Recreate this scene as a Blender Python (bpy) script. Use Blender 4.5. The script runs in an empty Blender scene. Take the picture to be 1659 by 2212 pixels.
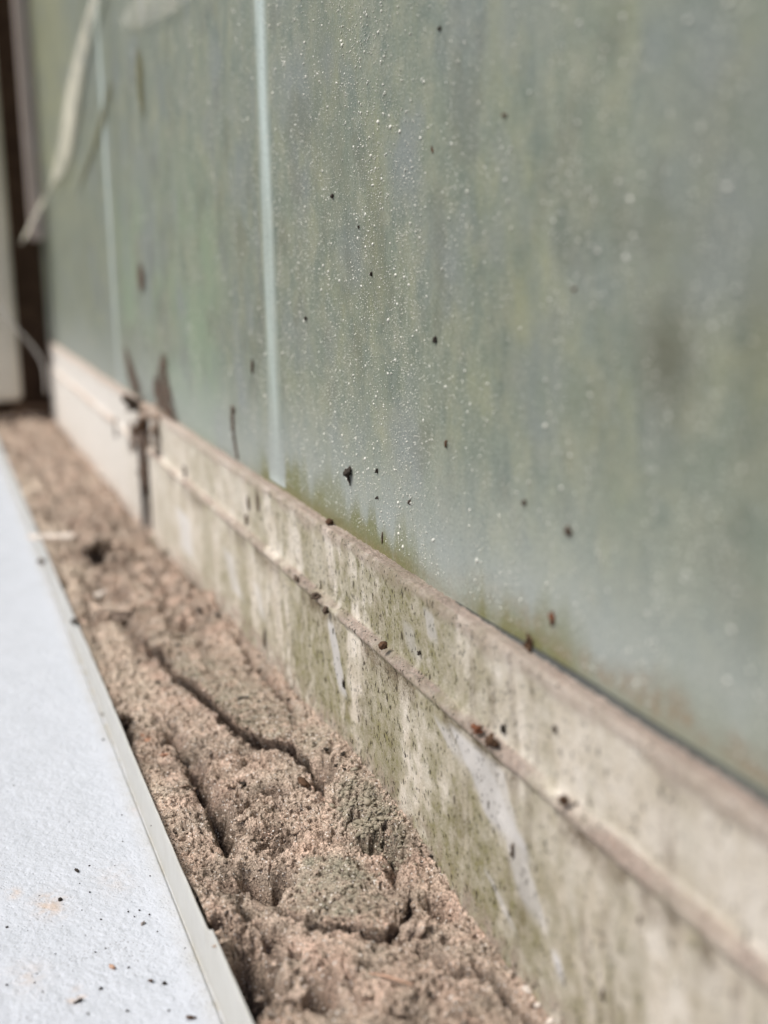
import bpy, math, random
import numpy as np
from mathutils import Vector, Matrix, Euler

MM = 0.001
random.seed(7)
rng = np.random.default_rng(11)
scene = bpy.context.scene
COL = scene.collection

# ------------------------------------------------------------ camera
F = 2700.0                       # focal length in units of a 1659 px wide picture
CX, CY = 829.5, 1106.0
CAMZ = 61.3                      # mm above the crumbled mortar
vx = np.array([-174 - CX, 551 - CY]); vv = np.array([240.0, (F * F - 1003.5 * 240) / 555])
ax = np.array([vx[0], -vx[1], -F]); ax /= np.linalg.norm(ax)
az = -np.array([vv[0], -vv[1], -F]); az -= ax * (ax @ az); az /= np.linalg.norm(az)
ay = np.cross(az, ax)
R = np.array([ax, ay, az])       # camera space -> world (X away along the frame, Y left, Z up)
cam_d = bpy.data.cameras.new('camera')
cam = bpy.data.objects.new('camera', cam_d); COL.objects.link(cam)
cam.matrix_world = Matrix.Translation((0, 0, CAMZ * MM)) @ Matrix(R.tolist()).to_4x4()
cam_d.sensor_width = 36; cam_d.lens = F * 36 / 2212
cam_d.clip_start = 0.005; cam_d.clip_end = 500
cam_d.dof.use_dof = True; cam_d.dof.focus_distance = 0.134; cam_d.dof.aperture_fstop = 22
scene.camera = cam

# ------------------------------------------------------------ light
SUN = Vector((-0.04, 0.60, 0.80)).normalized()
w = bpy.data.worlds.new('World'); scene.world = w; w.use_nodes = True
nt = w.node_tree; nt.nodes.clear()
sky = nt.nodes.new('ShaderNodeTexSky'); sky.sky_type = 'NISHITA'; sky.sun_disc = False
sky.sun_elevation = math.asin(SUN.z); sky.sun_rotation = math.atan2(SUN.x, SUN.y)
sky.air_density = 1.0; sky.dust_density = 4.0; sky.ozone_density = 1.0
bg = nt.nodes.new('ShaderNodeBackground'); bg.inputs[1].default_value = 0.088
wo = nt.nodes.new('ShaderNodeOutputWorld')
nt.links.new(sky.outputs[0], bg.inputs[0]); nt.links.new(bg.outputs[0], wo.inputs[0])
sd = bpy.data.lights.new('sun', 'SUN'); sd.energy = 2.6; sd.angle = math.radians(26); sd.color = (1, 0.95, 0.88)
so = bpy.data.objects.new('sun', sd); COL.objects.link(so)
so.rotation_euler = (-SUN).to_track_quat('-Z', 'Y').to_euler(); so.location = SUN
scene.view_settings.view_transform = 'Standard'; scene.view_settings.look = 'None'
scene.view_settings.exposure = 0.3; scene.view_settings.gamma = 1
scene.view_settings.use_curve_mapping = False
scene.cycles.max_bounces = 6; scene.cycles.diffuse_bounces = 4

# ------------------------------------------------------------ helpers
def ray(px, py): return R @ np.array([px - CX, CY - py, -F])
def on_y(px, py, y):
    d = ray(px, py); p = d * (y / d[1]); p[2] += CAMZ; return p
def on_z(px, py, z):
    d = ray(px, py); p = d * ((z - CAMZ) / d[2]); p[2] += CAMZ; return p
def on_x(px, py, x):
    d = ray(px, py); p = d * (x / d[0]); p[2] += CAMZ; return p

def h3(i, j, k, s):
    n = (i.astype(np.int64) * 374761393 + j.astype(np.int64) * 668265263 + k * 2147483647 + s * 1274126177) & 0xFFFFFFFF
    n = ((n ^ (n >> 13)) * 1274126177) & 0xFFFFFFFF
    n = ((n ^ (n >> 16)) * 2246822519) & 0xFFFFFFFF
    return ((n ^ (n >> 15)) & 0xFFFFFF) / float(0xFFFFFF)
def vnoise(x, y, s=0):
    i = np.floor(x); j = np.floor(y); fx = x - i; fy = y - j
    fx = fx * fx * fx * (fx * (fx * 6 - 15) + 10); fy = fy * fy * fy * (fy * (fy * 6 - 15) + 10)
    a = h3(i, j, 0, s); b = h3(i + 1, j, 0, s); c = h3(i, j + 1, 0, s); d = h3(i + 1, j + 1, 0, s)
    return (a + (b - a) * fx) * (1 - fy) + (c + (d - c) * fx) * fy
def fbm(x, y, octv=4, s=0, gain=0.5):        # about -1..1
    r = 0; amp = 1; tot = 0; c, sn = math.cos(0.6), math.sin(0.6)
    for o in range(octv):
        r = r + amp * (vnoise(x, y, s + o * 17) * 2 - 1); tot += amp
        x, y = (x * c - y * sn) * 2.03 + 3.1, (x * sn + y * c) * 2.03 - 1.7; amp *= gain
    return r / tot * 1.5
def worley(x, y, s=0):
    i0 = np.floor(x); j0 = np.floor(y); f1 = np.full(x.shape, 9.0); f2 = np.full(x.shape, 9.0); idv = np.zeros(x.shape)
    for di in (-1, 0, 1):
        for dj in (-1, 0, 1):
            i = i0 + di; j = j0 + dj
            px = i + h3(i, j, 1, s); py = j + h3(i, j, 2, s)
            d = np.hypot(px - x, py - y)
            m = d < f1
            f2 = np.where(m, f1, np.minimum(f2, d)); idv = np.where(m, h3(i, j, 3, s), idv); f1 = np.where(m, d, f1)
    return f1, f2, idv
def sst(a, b, x):
    t = np.clip((x - a) / (b - a), 0, 1); return t * t * (3 - 2 * t)
def gauss(d, w): return np.exp(-(d / w) ** 2)

def geomspace_rows(x0, x1, k):
    n = int(math.log(x1 / x0) / k) + 1
    return x0 * np.exp(np.linspace(0, math.log(x1 / x0), n))

def link_mesh(name, me, mat, parent=None):
    o = bpy.data.objects.new(name, me); COL.objects.link(o)
    if mat: me.materials.append(mat)
    if parent: o.parent = parent
    return o
def grid(name, P, mat, attrs=None, parent=None, back=None, flip=False):
    """P: (nu, nv, 3) in mm.  back: offset vector in mm giving the sheet thickness."""
    nu, nv = P.shape[:2]
    V = P.reshape(-1, 3) * MM
    I = np.arange(nu * nv).reshape(nu, nv)
    q = np.stack([I[:-1, :-1], I[1:, :-1], I[1:, 1:], I[:-1, 1:]], -1).reshape(-1, 4)
    if flip: q = q[:, ::-1]
    nV = len(V); extra = []
    if back is not None:
        ring = np.concatenate([I[:, 0], I[-1, 1:], I[-2::-1, -1], I[0, -2:0:-1]])
        V = np.concatenate([V, V[ring] + np.array(back) * MM])
        r2 = np.arange(nV, nV + len(ring))
        side = np.stack([ring, r2, np.roll(r2, -1), np.roll(ring, -1)], -1)
        if not flip: side = side[:, ::-1]
        q = np.concatenate([q, side])
        extra = list(r2) if flip else list(r2[::-1])
        extra = [int(a) for a in extra]
        if flip: pass
    nq = len(q)
    me = bpy.data.meshes.new(name)
    me.vertices.add(len(V)); me.vertices.foreach_set('co', V.astype(np.float32).ravel())
    loops = q.ravel().astype(np.int32)
    starts = np.arange(nq, dtype=np.int32) * 4; tot = np.full(nq, 4, np.int32)
    if extra:
        loops = np.concatenate([loops, np.array(extra, np.int32)])
        starts = np.append(starts, nq * 4).astype(np.int32); tot = np.append(tot, len(extra)).astype(np.int32)
    me.loops.add(len(loops)); me.loops.foreach_set('vertex_index', loops)
    me.polygons.add(len(starts)); me.polygons.foreach_set('loop_start', starts); me.polygons.foreach_set('loop_total', tot)
    me.update(calc_edges=True)
    me.polygons.foreach_set('use_smooth', np.ones(len(starts), bool))
    for k, a in (attrs or {}).items():
        at = me.attributes.new(k, 'FLOAT', 'POINT')
        full = np.zeros(len(V), np.float32); full[:nV] = np.asarray(a, np.float32).ravel()
        at.data.foreach_set('value', full)
    return link_mesh(name, me, mat, parent)
def raw(name, V, Fc, mat, parent=None, smooth=True):
    me = bpy.data.meshes.new(name); me.from_pydata([tuple(float(c) * MM for c in v) for v in V], [], [tuple(int(i) for i in f) for f in Fc])
    me.update()
    if smooth: me.polygons.foreach_set('use_smooth', [True] * len(me.polygons))
    return link_mesh(name, me, mat, parent)
def tag(o, label=None, cat=None, group=None, kind=None):
    if label: o['label'] = label
    if cat: o['category'] = cat
    if group: o['group'] = group
    if kind: o['kind'] = kind
    return o
def empty(name, loc, label, cat, group=None):
    o = bpy.data.objects.new(name, None); COL.objects.link(o); o.location = [c * MM for c in loc]
    o.empty_display_size = 0.005
    return tag(o, label, cat, group)
def reparent(o, root):
    o.parent = root; o.matrix_parent_inverse = Matrix.Translation([-c for c in root.location]); return o

# ------------------------------------------------------------ materials
class Mat:
    def __init__(s, name, rough=0.8, spec=0.3):
        s.m = bpy.data.materials.new(name); s.m.use_nodes = True; s.t = s.m.node_tree
        s.b = s.t.nodes['Principled BSDF']; s.b.inputs['Roughness'].default_value = rough
        s.b.inputs['Specular IOR Level'].default_value = spec
        s.co = s.t.nodes.new('ShaderNodeTexCoord').outputs['Object']
    def n(s, ty, **kw):
        nd = s.t.nodes.new(ty)
        for k, v in kw.items():
            if hasattr(nd, k): setattr(nd, k, v)
            else: s.put(nd.inputs[k], v)
        return nd
    def put(s, sock, v):
        if isinstance(v, bpy.types.NodeSocket): s.t.links.new(v, sock)
        else: sock.default_value = v
    def attr(s, name): return s.n('ShaderNodeAttribute', attribute_name=name).outputs['Fac']
    def mapped(s, scale):
        m = s.n('ShaderNodeMapping'); s.put(m.inputs['Vector'], s.co); m.inputs['Scale'].default_value = scale; return m.outputs[0]
    def noise(s, scale, detail=4, rough=0.6, vec=None):
        n = s.n('ShaderNodeTexNoise'); s.put(n.inputs['Vector'], vec or s.co)
        n.inputs['Scale'].default_value = scale; n.inputs['Detail'].default_value = detail; n.inputs['Roughness'].default_value = rough
        return n.outputs['Fac']
    def voro(s, scale, vec=None, out='Distance', feature='F1'):
        n = s.n('ShaderNodeTexVoronoi', feature=feature); s.put(n.inputs['Vector'], vec or s.co); n.inputs['Scale'].default_value = scale
        return n.outputs[out]
    def ramp(s, fac, a, b, va=0.0, vb=1.0):
        r = s.n('ShaderNodeMapRange'); s.put(r.inputs[0], fac)
        for i, v in zip((1, 2, 3, 4), (a, b, va, vb)): r.inputs[i].default_value = v
        return r.outputs[0]
    def math(s, op, a, b=0.0, clamp=False):
        m = s.n('ShaderNodeMath', operation=op); s.put(m.inputs[0], a); s.put(m.inputs[1], b); m.use_clamp = clamp; return m.outputs[0]
    def mix(s, fac, a, b, mode='MIX'):
        m = s.n('ShaderNodeMix', data_type='RGBA', blend_type=mode)
        s.put(m.inputs[0], fac)
        for i, v in ((6, a), (7, b)):
            s.put(m.inputs[i], (*v, 1) if isinstance(v, tuple) else v)
        return m.outputs[2]
    def bump(s, h, dist, strength=1.0, normal=None):
        b = s.n('ShaderNodeBump'); s.put(b.inputs['Height'], h); b.inputs['Distance'].default_value = dist; b.inputs['Strength'].default_value = strength
        if normal: s.put(b.inputs['Normal'], normal)
        return b.outputs[0]
    def done(s, col, normal=None, rough=None):
        s.put(s.b.inputs['Base Color'], (*col, 1) if isinstance(col, tuple) else col)
        if normal: s.put(s.b.inputs['Normal'], normal)
        if rough is not None: s.put(s.b.inputs['Roughness'], rough)
        return s.m

def make_soil_mat(name='crumbled_mortar', attrs=True):
    m = Mat(name, 0.9, 0.25)
    tan = (0.60, 0.50, 0.42); pink = (0.63, 0.475, 0.39); pale = (0.76, 0.66, 0.55)
    c = m.mix(m.ramp(m.noise(160, 4), 0.35, 0.65), tan, pink)
    c = m.mix(m.ramp(m.noise(420, 5), 0.45, 0.75, 0, 0.6), c, (0.38, 0.30, 0.235))
    c = m.mix(m.ramp(m.noise(230, 5, 0.65), 0.42, 0.62, 0, 0.75), c, (0.40, 0.345, 0.285))
    if attrs:
        c = m.mix(m.attr('pale'), c, pale)
        gf = m.math('MULTIPLY', m.attr('green'), m.ramp(m.noise(500, 5, 0.7), 0.3, 0.62), True)
        c = m.mix(gf, c, (0.33, 0.315, 0.25))
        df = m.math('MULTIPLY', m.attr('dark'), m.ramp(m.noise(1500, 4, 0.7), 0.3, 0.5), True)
        c = m.mix(df, c, (0.06, 0.038, 0.026))  # crevice shadow painted into the colour, along with dark humus
    # sand grains: cell colours
    g = m.n('ShaderNodeSeparateColor'); m.put(g.inputs[0], m.voro(6500, out='Color'))
    c = m.mix(1.0, c, m.mix(g.outputs[0], (0.5, 0.48, 0.46), (1.42, 1.38, 1.34)), 'MULTIPLY')
    c = m.mix(m.ramp(g.outputs[1], 0.972, 0.975), c, (0.85, 0.8, 0.74))
    c = m.mix(m.ramp(g.outputs[2], 0.955, 0.96), c, (0.10, 0.07, 0.05))
    h = m.math('ADD', m.math('MULTIPLY', m.voro(5200), -0.6), m.noise(2600, 5, 0.75))
    rough = m.ramp(g.outputs[1], 0.95, 0.96, 0.92, 0.25)
    return m.done(c, m.bump(h, 0.00024, 1.0), rough)
M_SOIL = make_soil_mat()
M_CRUMB = make_soil_mat('crumb_mortar', False)

def make_frame_mat():
    m = Mat('weathered_cream_plastic', 0.6, 0.3)
    fine = m.noise(4500, 5, 0.8); mid = m.noise(600, 6, 0.75)
    streak = m.noise(1, 5, 0.65, m.mapped((800, 800, 260)))
    base = m.mix(m.ramp(streak, 0.35, 0.7), (0.92, 0.88, 0.81), (0.80, 0.75, 0.66))
    alg = m.math('MULTIPLY', m.attr('algae'), m.ramp(m.math('ADD', mid, m.math('MULTIPLY', fine, 0.6)), 0.55, 0.95), True)
    base = m.mix(m.ramp(m.noise(260, 6, 0.7), 0.4, 0.66, 0, 0.8), base, (0.58, 0.52, 0.41))
    base = m.mix(m.ramp(fine, 0.42, 0.72, 0.0, 0.8), base, (0.36, 0.31, 0.23))
    c = m.mix(alg, base, (0.38, 0.355, 0.17))
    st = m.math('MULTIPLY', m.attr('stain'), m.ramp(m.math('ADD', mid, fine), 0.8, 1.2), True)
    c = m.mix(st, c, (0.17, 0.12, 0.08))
    c = m.mix(m.attr('clean'), c, (0.80, 0.79, 0.775))
    g = m.n('ShaderNodeSeparateColor'); m.put(g.inputs[0], m.voro(4200, out='Color'))
    sand = m.mix(g.outputs[0], (0.60, 0.46, 0.38), (0.95, 0.80, 0.70))
    sf = m.math('MULTIPLY', m.attr('sand'), m.ramp(fine, 0.35, 0.5), True)
    c = m.mix(sf, c, sand)
    # fine mould specks drawn out downwards
    sp = m.voro(1, m.mapped((2600, 2600, 1300)))
    dens = m.math('MULTIPLY', m.attr('speck'), m.ramp(mid, 0.38, 0.62, 0, 0.42))
    spk = m.n('ShaderNodeMath', operation='LESS_THAN'); m.put(spk.inputs[0], sp); m.put(spk.inputs[1], dens)
    c = m.mix(m.math('MULTIPLY', spk.outputs[0], 0.9), c, (0.05, 0.038, 0.025))
    sp2 = m.voro(1, m.mapped((900, 900, 420)))
    sk2 = m.n('ShaderNodeMath', operation='LESS_THAN'); m.put(sk2.inputs[0], sp2); m.put(sk2.inputs[1], m.math('MULTIPLY', m.attr('speck'), m.ramp(m.noise(420, 4, 0.7), 0.42, 0.68, 0, 0.34)))
    c = m.mix(m.math('MULTIPLY', sk2.outputs[0], 0.85), c, (0.07, 0.05, 0.03))
    h = m.math('ADD', m.math('MULTIPLY', fine, m.math('ADD', 0.35, m.math('ADD', sf, alg))), m.math('MULTIPLY', mid, 0.4))
    return m.done(c, m.bump(h, 0.00028, 1.0))
M_FRAME = make_frame_mat()

def make_panel_mat():
    m = Mat('clouded_green_panel', 0.42, 0.4)
    fs = m.noise(1, 5, 0.7, m.mapped((900, 900, 240)))       # fine vertical streaks
    ms = m.noise(1, 4, 0.6, m.mapped((170, 170, 85)))
    fine = m.noise(3000, 3, 0.7)
    c = m.mix(m.ramp(fs, 0.3, 0.7), (0.125, 0.158, 0.134), (0.220, 0.258, 0.215))
    c = m.mix(m.ramp(ms, 0.35, 0.7, 0, 0.5), c, (0.27, 0.30, 0.215))
    c = m.mix(m.ramp(m.noise(260, 5, 0.65), 0.42, 0.7, 0, 0.65), c, (0.33, 0.335, 0.25))
    c = m.mix(m.ramp(m.noise(900, 5, 0.7), 0.55, 0.75, 0, 0.4), c, (0.38, 0.40, 0.335))
    c = m.mix(m.math('MULTIPLY', m.attr('yellow'), m.ramp(m.noise(1, 5, 0.7, m.mapped((420, 420, 260))), 0.3, 0.6), True), c, (0.31, 0.325, 0.205))
    c = m.mix(m.attr('leaf'), c, (0.245, 0.33, 0.225))
    c = m.mix(m.attr('rib'), c, (0.56, 0.66, 0.64))
    c = m.mix(m.attr('grey'), c, (0.225, 0.255, 0.245))
    c = m.mix(m.attr('blotch'), c, (0.125, 0.13, 0.095))  # dark olive blotches in the sheet's own colour
    c = m.mix(m.attr('pale'), c, (0.375, 0.41, 0.40))
    af = m.math('MULTIPLY', m.attr('algae'), m.ramp(m.math('ADD', fs, m.noise(1200, 5, 0.75)), 0.5, 0.95), True)
    c = m.mix(af, c, (0.165, 0.17, 0.06))
    bf = m.math('MULTIPLY', m.attr('brown'), m.ramp(m.noise(800, 4, 0.7), 0.35, 0.6), True)
    c = m.mix(bf, c, (0.25, 0.185, 0.115))
    c = m.mix(m.ramp(fine, 0.52, 0.75, 0, 0.5), c, (0.48, 0.53, 0.49))
    c = m.mix(m.ramp(fine, 0.48, 0.3, 0, 0.6), c, (0.11, 0.14, 0.12))
    h = m.math('ADD', fs, m.math('MULTIPLY', fine, 0.4))
    return m.done(c, m.bump(h, 0.00004, 0.6))
M_PANEL = make_panel_mat()

def make_board_mat():
    m = Mat('stippled_white_paint', 0.5, 0.35)
    c = m.mix(m.ramp(m.noise(300, 4), 0.35, 0.7), (0.575, 0.61, 0.665), (0.53, 0.565, 0.615))
    c = m.mix(m.math('MULTIPLY', m.attr('edge'), m.ramp(m.noise(300, 4), 0.2, 0.7), True), c, (0.46, 0.445, 0.39))
    c = m.mix(m.math('MULTIPLY', m.attr('rust'), m.ramp(m.noise(900, 4), 0.35, 0.65), True), c, (0.60, 0.47, 0.37))
    # tiny grey dots caught in the pits
    sp = m.voro(2600)
    msk = m.ramp(m.noise(110, 4), 0.38, 0.66, 0.0, 0.27)
    spk = m.n('ShaderNodeMath', operation='LESS_THAN'); m.put(spk.inputs[0], sp); m.put(spk.inputs[1], m.math('MULTIPLY', msk, m.attr('near')))
    c = m.mix(m.math('MULTIPLY', spk.outputs[0], 0.6), c, (0.16, 0.15, 0.145))
    h = m.math('ADD', m.noise(1500, 4, 0.6), m.math('MULTIPLY', m.ramp(m.voro(1700), 0, 0.28), 0.5))
    return m.done(c, m.bump(h, 0.00024, 0.7))
M_BOARD = make_board_mat()

def simple(name, a, b, scale=600, rough=0.7, spec=0.3, bump=0.0, sz=None):
    m = Mat(name, rough, spec)
    nz = m.noise(scale, 5, 0.65) if sz is None else m.noise(1, 5, 0.65, m.mapped(sz))
    c = m.mix(m.ramp(nz, 0.3, 0.7), a, b)
    return m.done(c, m.bump(nz, bump) if bump else None)
M_LIP = simple('grey_white_edge', (0.50, 0.505, 0.485), (0.44, 0.44, 0.415), 250, 0.4, 0.4, 0.00004)
M_BLACK = simple('black_grit', (0.018, 0.014, 0.012), (0.05, 0.04, 0.03), 3000, 0.8, 0.3, 0.0001)
M_BROWN = simple('brown_debris', (0.055, 0.032, 0.02), (0.13, 0.075, 0.045), 2500, 0.85, 0.2, 0.0001)
M_DKBROWN = simple('damp_grime', (0.06, 0.045, 0.035), (0.15, 0.11, 0.085), 1500, 0.85, 0.2, 0.0001)
M_RED = simple('red_brown_debris', (0.12, 0.045, 0.025), (0.20, 0.09, 0.05), 2500, 0.85, 0.2, 0.0001)
M_STRAW = simple('dry_stem', (0.42, 0.27, 0.19), (0.55, 0.36, 0.27), 2000, 0.7, 0.3, 0.00005)
M_CHALK = simple('chalk_white', (0.78, 0.73, 0.67), (0.62, 0.54, 0.47), 1200, 0.85, 0.2, 0.0001)
M_SPECK = simple('lime_speck', (0.80, 0.82, 0.78), (0.66, 0.66, 0.58), 3000, 0.25, 0.6)
M_RIB = simple('pale_rib', (0.47, 0.56, 0.53), (0.41, 0.50, 0.47), 900, 0.5, 0.4, 0.00003)
M_POST = simple('beige_post', (0.62, 0.58, 0.50), (0.54, 0.50, 0.43), 120, 0.6, 0.3)
M_PINKBAR = simple('pinkish_bar', (0.80, 0.70, 0.65), (0.68, 0.58, 0.53), 100, 0.6, 0.3)
M_DARK = simple('recess_shadow_brown', (0.045, 0.028, 0.020), (0.10, 0.065, 0.045), 150, 0.9, 0.1)  # dark brown painting in the shadow of the corner void and joint gap
M_SLATE = simple('blue_grey_bar', (0.10, 0.11, 0.11), (0.15, 0.16, 0.155), 100, 0.7, 0.2)
M_FILM = simple('milky_film', (0.80, 0.76, 0.72), (0.72, 0.68, 0.63), 200, 0.5, 0.3)
M_FILM.node_tree.nodes['Principled BSDF'].inputs['Alpha'].default_value = 0.42
M_GREENCR = simple('mossy_crumb', (0.22, 0.20, 0.15), (0.42, 0.37, 0.29), 1800, 0.9, 0.2, 0.00015)

YF = -43.5      # frame face
YG = -45.0      # front of the clouded panel
YL = -19.3      # left edge of the mortar (flange)
XEND = 500.0

# ------------------------------------------------------------ crumbled mortar
def poly(pts, z=0.0): return np.array([on_z(a, b, z)[:2] for a, b in pts])
def pdist(X, Y, pl):
    """nearest point on a polyline: distance, sign (+ right of travel), arc parameter 0..1, normal"""
    best = np.full(X.shape, 1e9); sg = np.zeros(X.shape); tt = np.zeros(X.shape); NX = np.zeros(X.shape); NY = np.zeros(X.shape)
    seg = np.linalg.norm(np.diff(pl, axis=0), axis=1); cum = np.concatenate([[0], np.cumsum(seg)]); L = cum[-1]
    for k in range(len(pl) - 1):
        a = pl[k]; d = pl[k + 1] - a; l = seg[k]; u = d / l
        t = (X - a[0]) * u[0] + (Y - a[1]) * u[1]; tc = np.clip(t, 0, l)
        qx = X - a[0] - tc * u[0]; qy = Y - a[1] - tc * u[1]; ds = np.hypot(qx, qy)
        s = (X - a[0]) * (-u[1]) + (Y - a[1]) * u[0]     # + = left of travel
        m = ds < best
        best = np.where(m, ds, best); sg = np.where(m, np.sign(s), sg); tt = np.where(m, (cum[k] + tc) / L, tt)
        NX = np.where(m, -u[1], NX); NY = np.where(m, u[0], NY)
    return best, sg, tt, NX, NY

def base_at_frame(x):
    return np.interp(x, [60, 88, 105, 120, 150, 190, 225, 260, 500], [-1.2, -1.3, 0.6, 2.2, 1.7, 2.2, 0.6, -1.3, -1.3])

def soil_height(X, Y):
    """returns dX, dY, Z and colour masks, all in mm"""
    wx = fbm(X / 3.1, Y / 3.1, 4, 5) * 0.9; wy = fbm(X / 3.1 + 40, Y / 3.1, 4, 9) * 0.9
    Xw, Yw = X + wx, Y + wy
    v = Y - YF
    z = base_at_frame(X) * sst(9, 0, v) + 0.25
    z = z - 0.9 * sst(10, 20, v)
    z = z + 0.5 * fbm(X / 11, Y / 7, 3, 21) + 0.26 * fbm(Xw / 3.6, Yw / 3.0, 4, 31)
    jx = 0.45 * fbm(X / 1.5, Y / 1.5, 4, 15, 0.65); jy = 0.45 * fbm(X / 1.5 + 30, Y / 1.5, 4, 19, 0.65)
    dX = np.zeros(X.shape); dY = np.zeros(X.shape)
    dark = np.zeros(X.shape); green = np.zeros(X.shape)  # dark: painted shadow of cracks and pits, plus humus
    smooth = np.zeros(X.shape)
    def ledge(pts, H, G, gw=0.7, ov=0.8, side=1, decay=7.0):
        nonlocal z, dX, dY, dark, smooth
        pl = poly(pts)
        d, s, t, nx, ny = pdist(X + 0.7 * wx + jx, Y + 0.7 * wy + jy, pl)
        sd = d * s * side
        prof = np.sin(np.clip(t, 0, 1) * math.pi) ** 0.6 * (0.65 + 0.5 * vnoise(t * 14, t * 0 + 3, 77))
        endf = sst(0, 0.04, t) * sst(1, 0.96, t)
        prof = prof * np.where(endf > 0, 1, gauss(d, 0.5))
        up = sst(-0.28, -0.02, sd) * gauss(np.maximum(sd - 0.5, 0), decay)
        z = z + prof * H * up
        gr = np.where(sd > -0.38, gauss(sd + 0.38, 0.24), gauss(sd + 0.38, 0.65 * gw))
        z = z - prof * G * gr
        o = sst(-0.25, 0.02, sd) * gauss(np.maximum(sd, 0), 1.6) - (2.4 * gauss(sd + 0.36, 0.2))
        dX -= nx * side * ov * prof * o; dY -= ny * side * ov * prof * o
        dark = np.maximum(dark, 1.0 * prof * gauss(sd + 0.45, 0.75))
        smooth = np.maximum(smooth, prof * sst(0.0, 0.5, sd) * gauss(np.maximum(sd - 2.5, 0), 3.0))
        return sd, prof
    A = [(300, 1350), (341, 1407), (385, 1447), (421, 1487), (477, 1535), (533, 1595), (585, 1619), (645, 1639), (693, 1679), (715, 1730)]
    sdA, pA = ledge(A, 1.7, 5.5, 1.0, 1.3, 1)
    green = np.maximum(green, pA * sst(0.0, 0.6, sdA) * gauss(np.maximum(sdA - 3.5, 0), 3.0))
    B = [(615, 1940), (641, 1967), (677, 1987), (729, 2005), (777, 2008), (829, 2015), (853, 1993), (873, 1961), (866, 1925)]
    sdB, pB = ledge(B, 0.8, 6.5, 0.6, 0.7, 1, 6.0)
    cB = on_z(725, 1925, 0)
    eB = ((X - cB[0]) / 7.5) ** 2 + ((Y - cB[1]) / 4.2) ** 2
    green = np.maximum(green, 1.0 * sst(1.25, 0.5, eB + 0.4 * fbm(X / 2, Y / 2, 3, 90)))
    smooth = np.maximum(smooth, sst(1.3, 0.7, eB))
    def crack(pts, G, gw, dk=0.7):
        nonlocal z, dark
        d, s, t, nx, ny = pdist(X + 0.4 * wx + 0.7 * jx, Y + 0.4 * wy + 0.7 * jy, poly(pts))
        g = np.sin(np.clip(t * 0.94 + 0.03, 0, 1) * math.pi) ** 0.5 * (0.55 + 0.8 * vnoise(t * 11, t * 0, 55))
        z = z - 1.55 * G * g * gauss(d, gw * 0.9); dark = np.maximum(dark, dk * g * gauss(d, gw * 1.4))
    crack([(829, 2015), (857, 2025), (901, 2045), (937, 2073), (977, 2097), (1045, 2097), (1077, 2117), (1109, 2153), (1149, 2193), (1185, 2240)], 3.2, 0.42, 0.9)
    crack([(1030, 2075), (1060, 2093), (1077, 2117)], 2.0, 0.35)
    crack([(505, 1395), (545, 1440), (577, 1483), (621, 1543), (640, 1575)], 1.4, 0.55, 0.5)
    crack([(866, 1925), (850, 1900), (853, 1870), (835, 1850), (800, 1838), (765, 1815)], 1.8, 0.6, 0.6)
    crack([(345, 1545), (365, 1567), (400, 1610), (429, 1667), (450, 1710), (473, 1745), (493, 1800), (505, 1830)], 2.2, 0.9, 0.95)
    crack([(560, 1830), (600, 1815), (660, 1825), (720, 1815), (770, 1835)], 1.3, 0.5, 0.6)
    crack([(165, 1185), (200, 1200), (250, 1215), (310, 1200), (360, 1195)], 2.6, 1.6, 0.7)
    crack([(180, 1225), (205, 1260), (245, 1290), (270, 1340), (310, 1370)], 2.2, 1.4, 0.6)
    crack([(90, 1100), (125, 1120), (160, 1130)], 2.0, 2.0, 0.6)
    crack([(250, 1540), (262, 1575), (270, 1590)], 2.0, 1.4, 0.8)
    crack([(640, 2110), (665, 2140), (700, 2150), (730, 2135)], 1.6, 0.8, 0.6)
    crack([(850, 2190), (905, 2180), (960, 2195)], 1.0, 0.5, 0.4)
    pits = [(560, 1893, 3.2, 1.5, 3.6), (610, 1885, 1.8, 1.0, 2.6), (700, 1690, 2.4, 1.0, 2.8), (540, 2070, 3.6, 1.8, 2.8), (585, 2010, 1.6, 1.0, 2.2),
            (520, 2130, 2.6, 1.4, 2.2), (697, 2125, 1.8, 0.9, 2.2), (950, 1957, 1.6, 1.3, 1.6), (470, 1980, 1.2, .8, 1.5), (533, 1960, 1.4, .9, 1.6),
            (372, 1575, 1.6, .7, 1.8), (525, 1690, .9, .45, 1.4), (540, 1735, .8, .4, 1.2), (480, 1640, .7, .35, .9), (575, 1715, .7, .4, 1.0),
            (552, 1760, .8, .5, 1.2), (620, 1620, 1.0, .5, 1.2), (500, 1815, .8, .6, 1.4), (800, 1843, 1.1, .8, 1.8), (775, 1790, .9, .7, 1.2),
            (455, 1870, .8, .5, 1.0), (330, 1500, 1.4, .6, 1.2), (300, 1480, 1.2, .6, 1.0), (420, 1280, 3, 1, 1.4), (350, 1300, 2.5, 1, 1.3), (905, 1990, .8, .6, 1.2),
            (640, 2050, .8, .5, .8), (600, 2160, 1.2, .9, 1.6), (790, 2075, .5, .5, .9), (965, 2030, .7, .5, .8)]
    for px, py, a, b, dp in pits:
        c = on_z(px, py, 0)
        q = ((X + 0.9 * wx - c[0]) / a) ** 2 + ((Y + 0.7 * wy - c[1]) / b) ** 2
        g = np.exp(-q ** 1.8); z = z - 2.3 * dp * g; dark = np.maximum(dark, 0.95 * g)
    # loose greenish crumbs beside the long slab
    cg = on_z(800, 1790, 0); eg = ((X - cg[0]) / 9.0) ** 2 + ((Y - cg[1]) / 2.6) ** 2
    green = np.maximum(green, sst(1.4, 0.5, eg)); crumbly = sst(1.4, 0.5, eg)
    farr = sst(175, 210, X)
    crum = np.zeros(X.shape)
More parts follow.
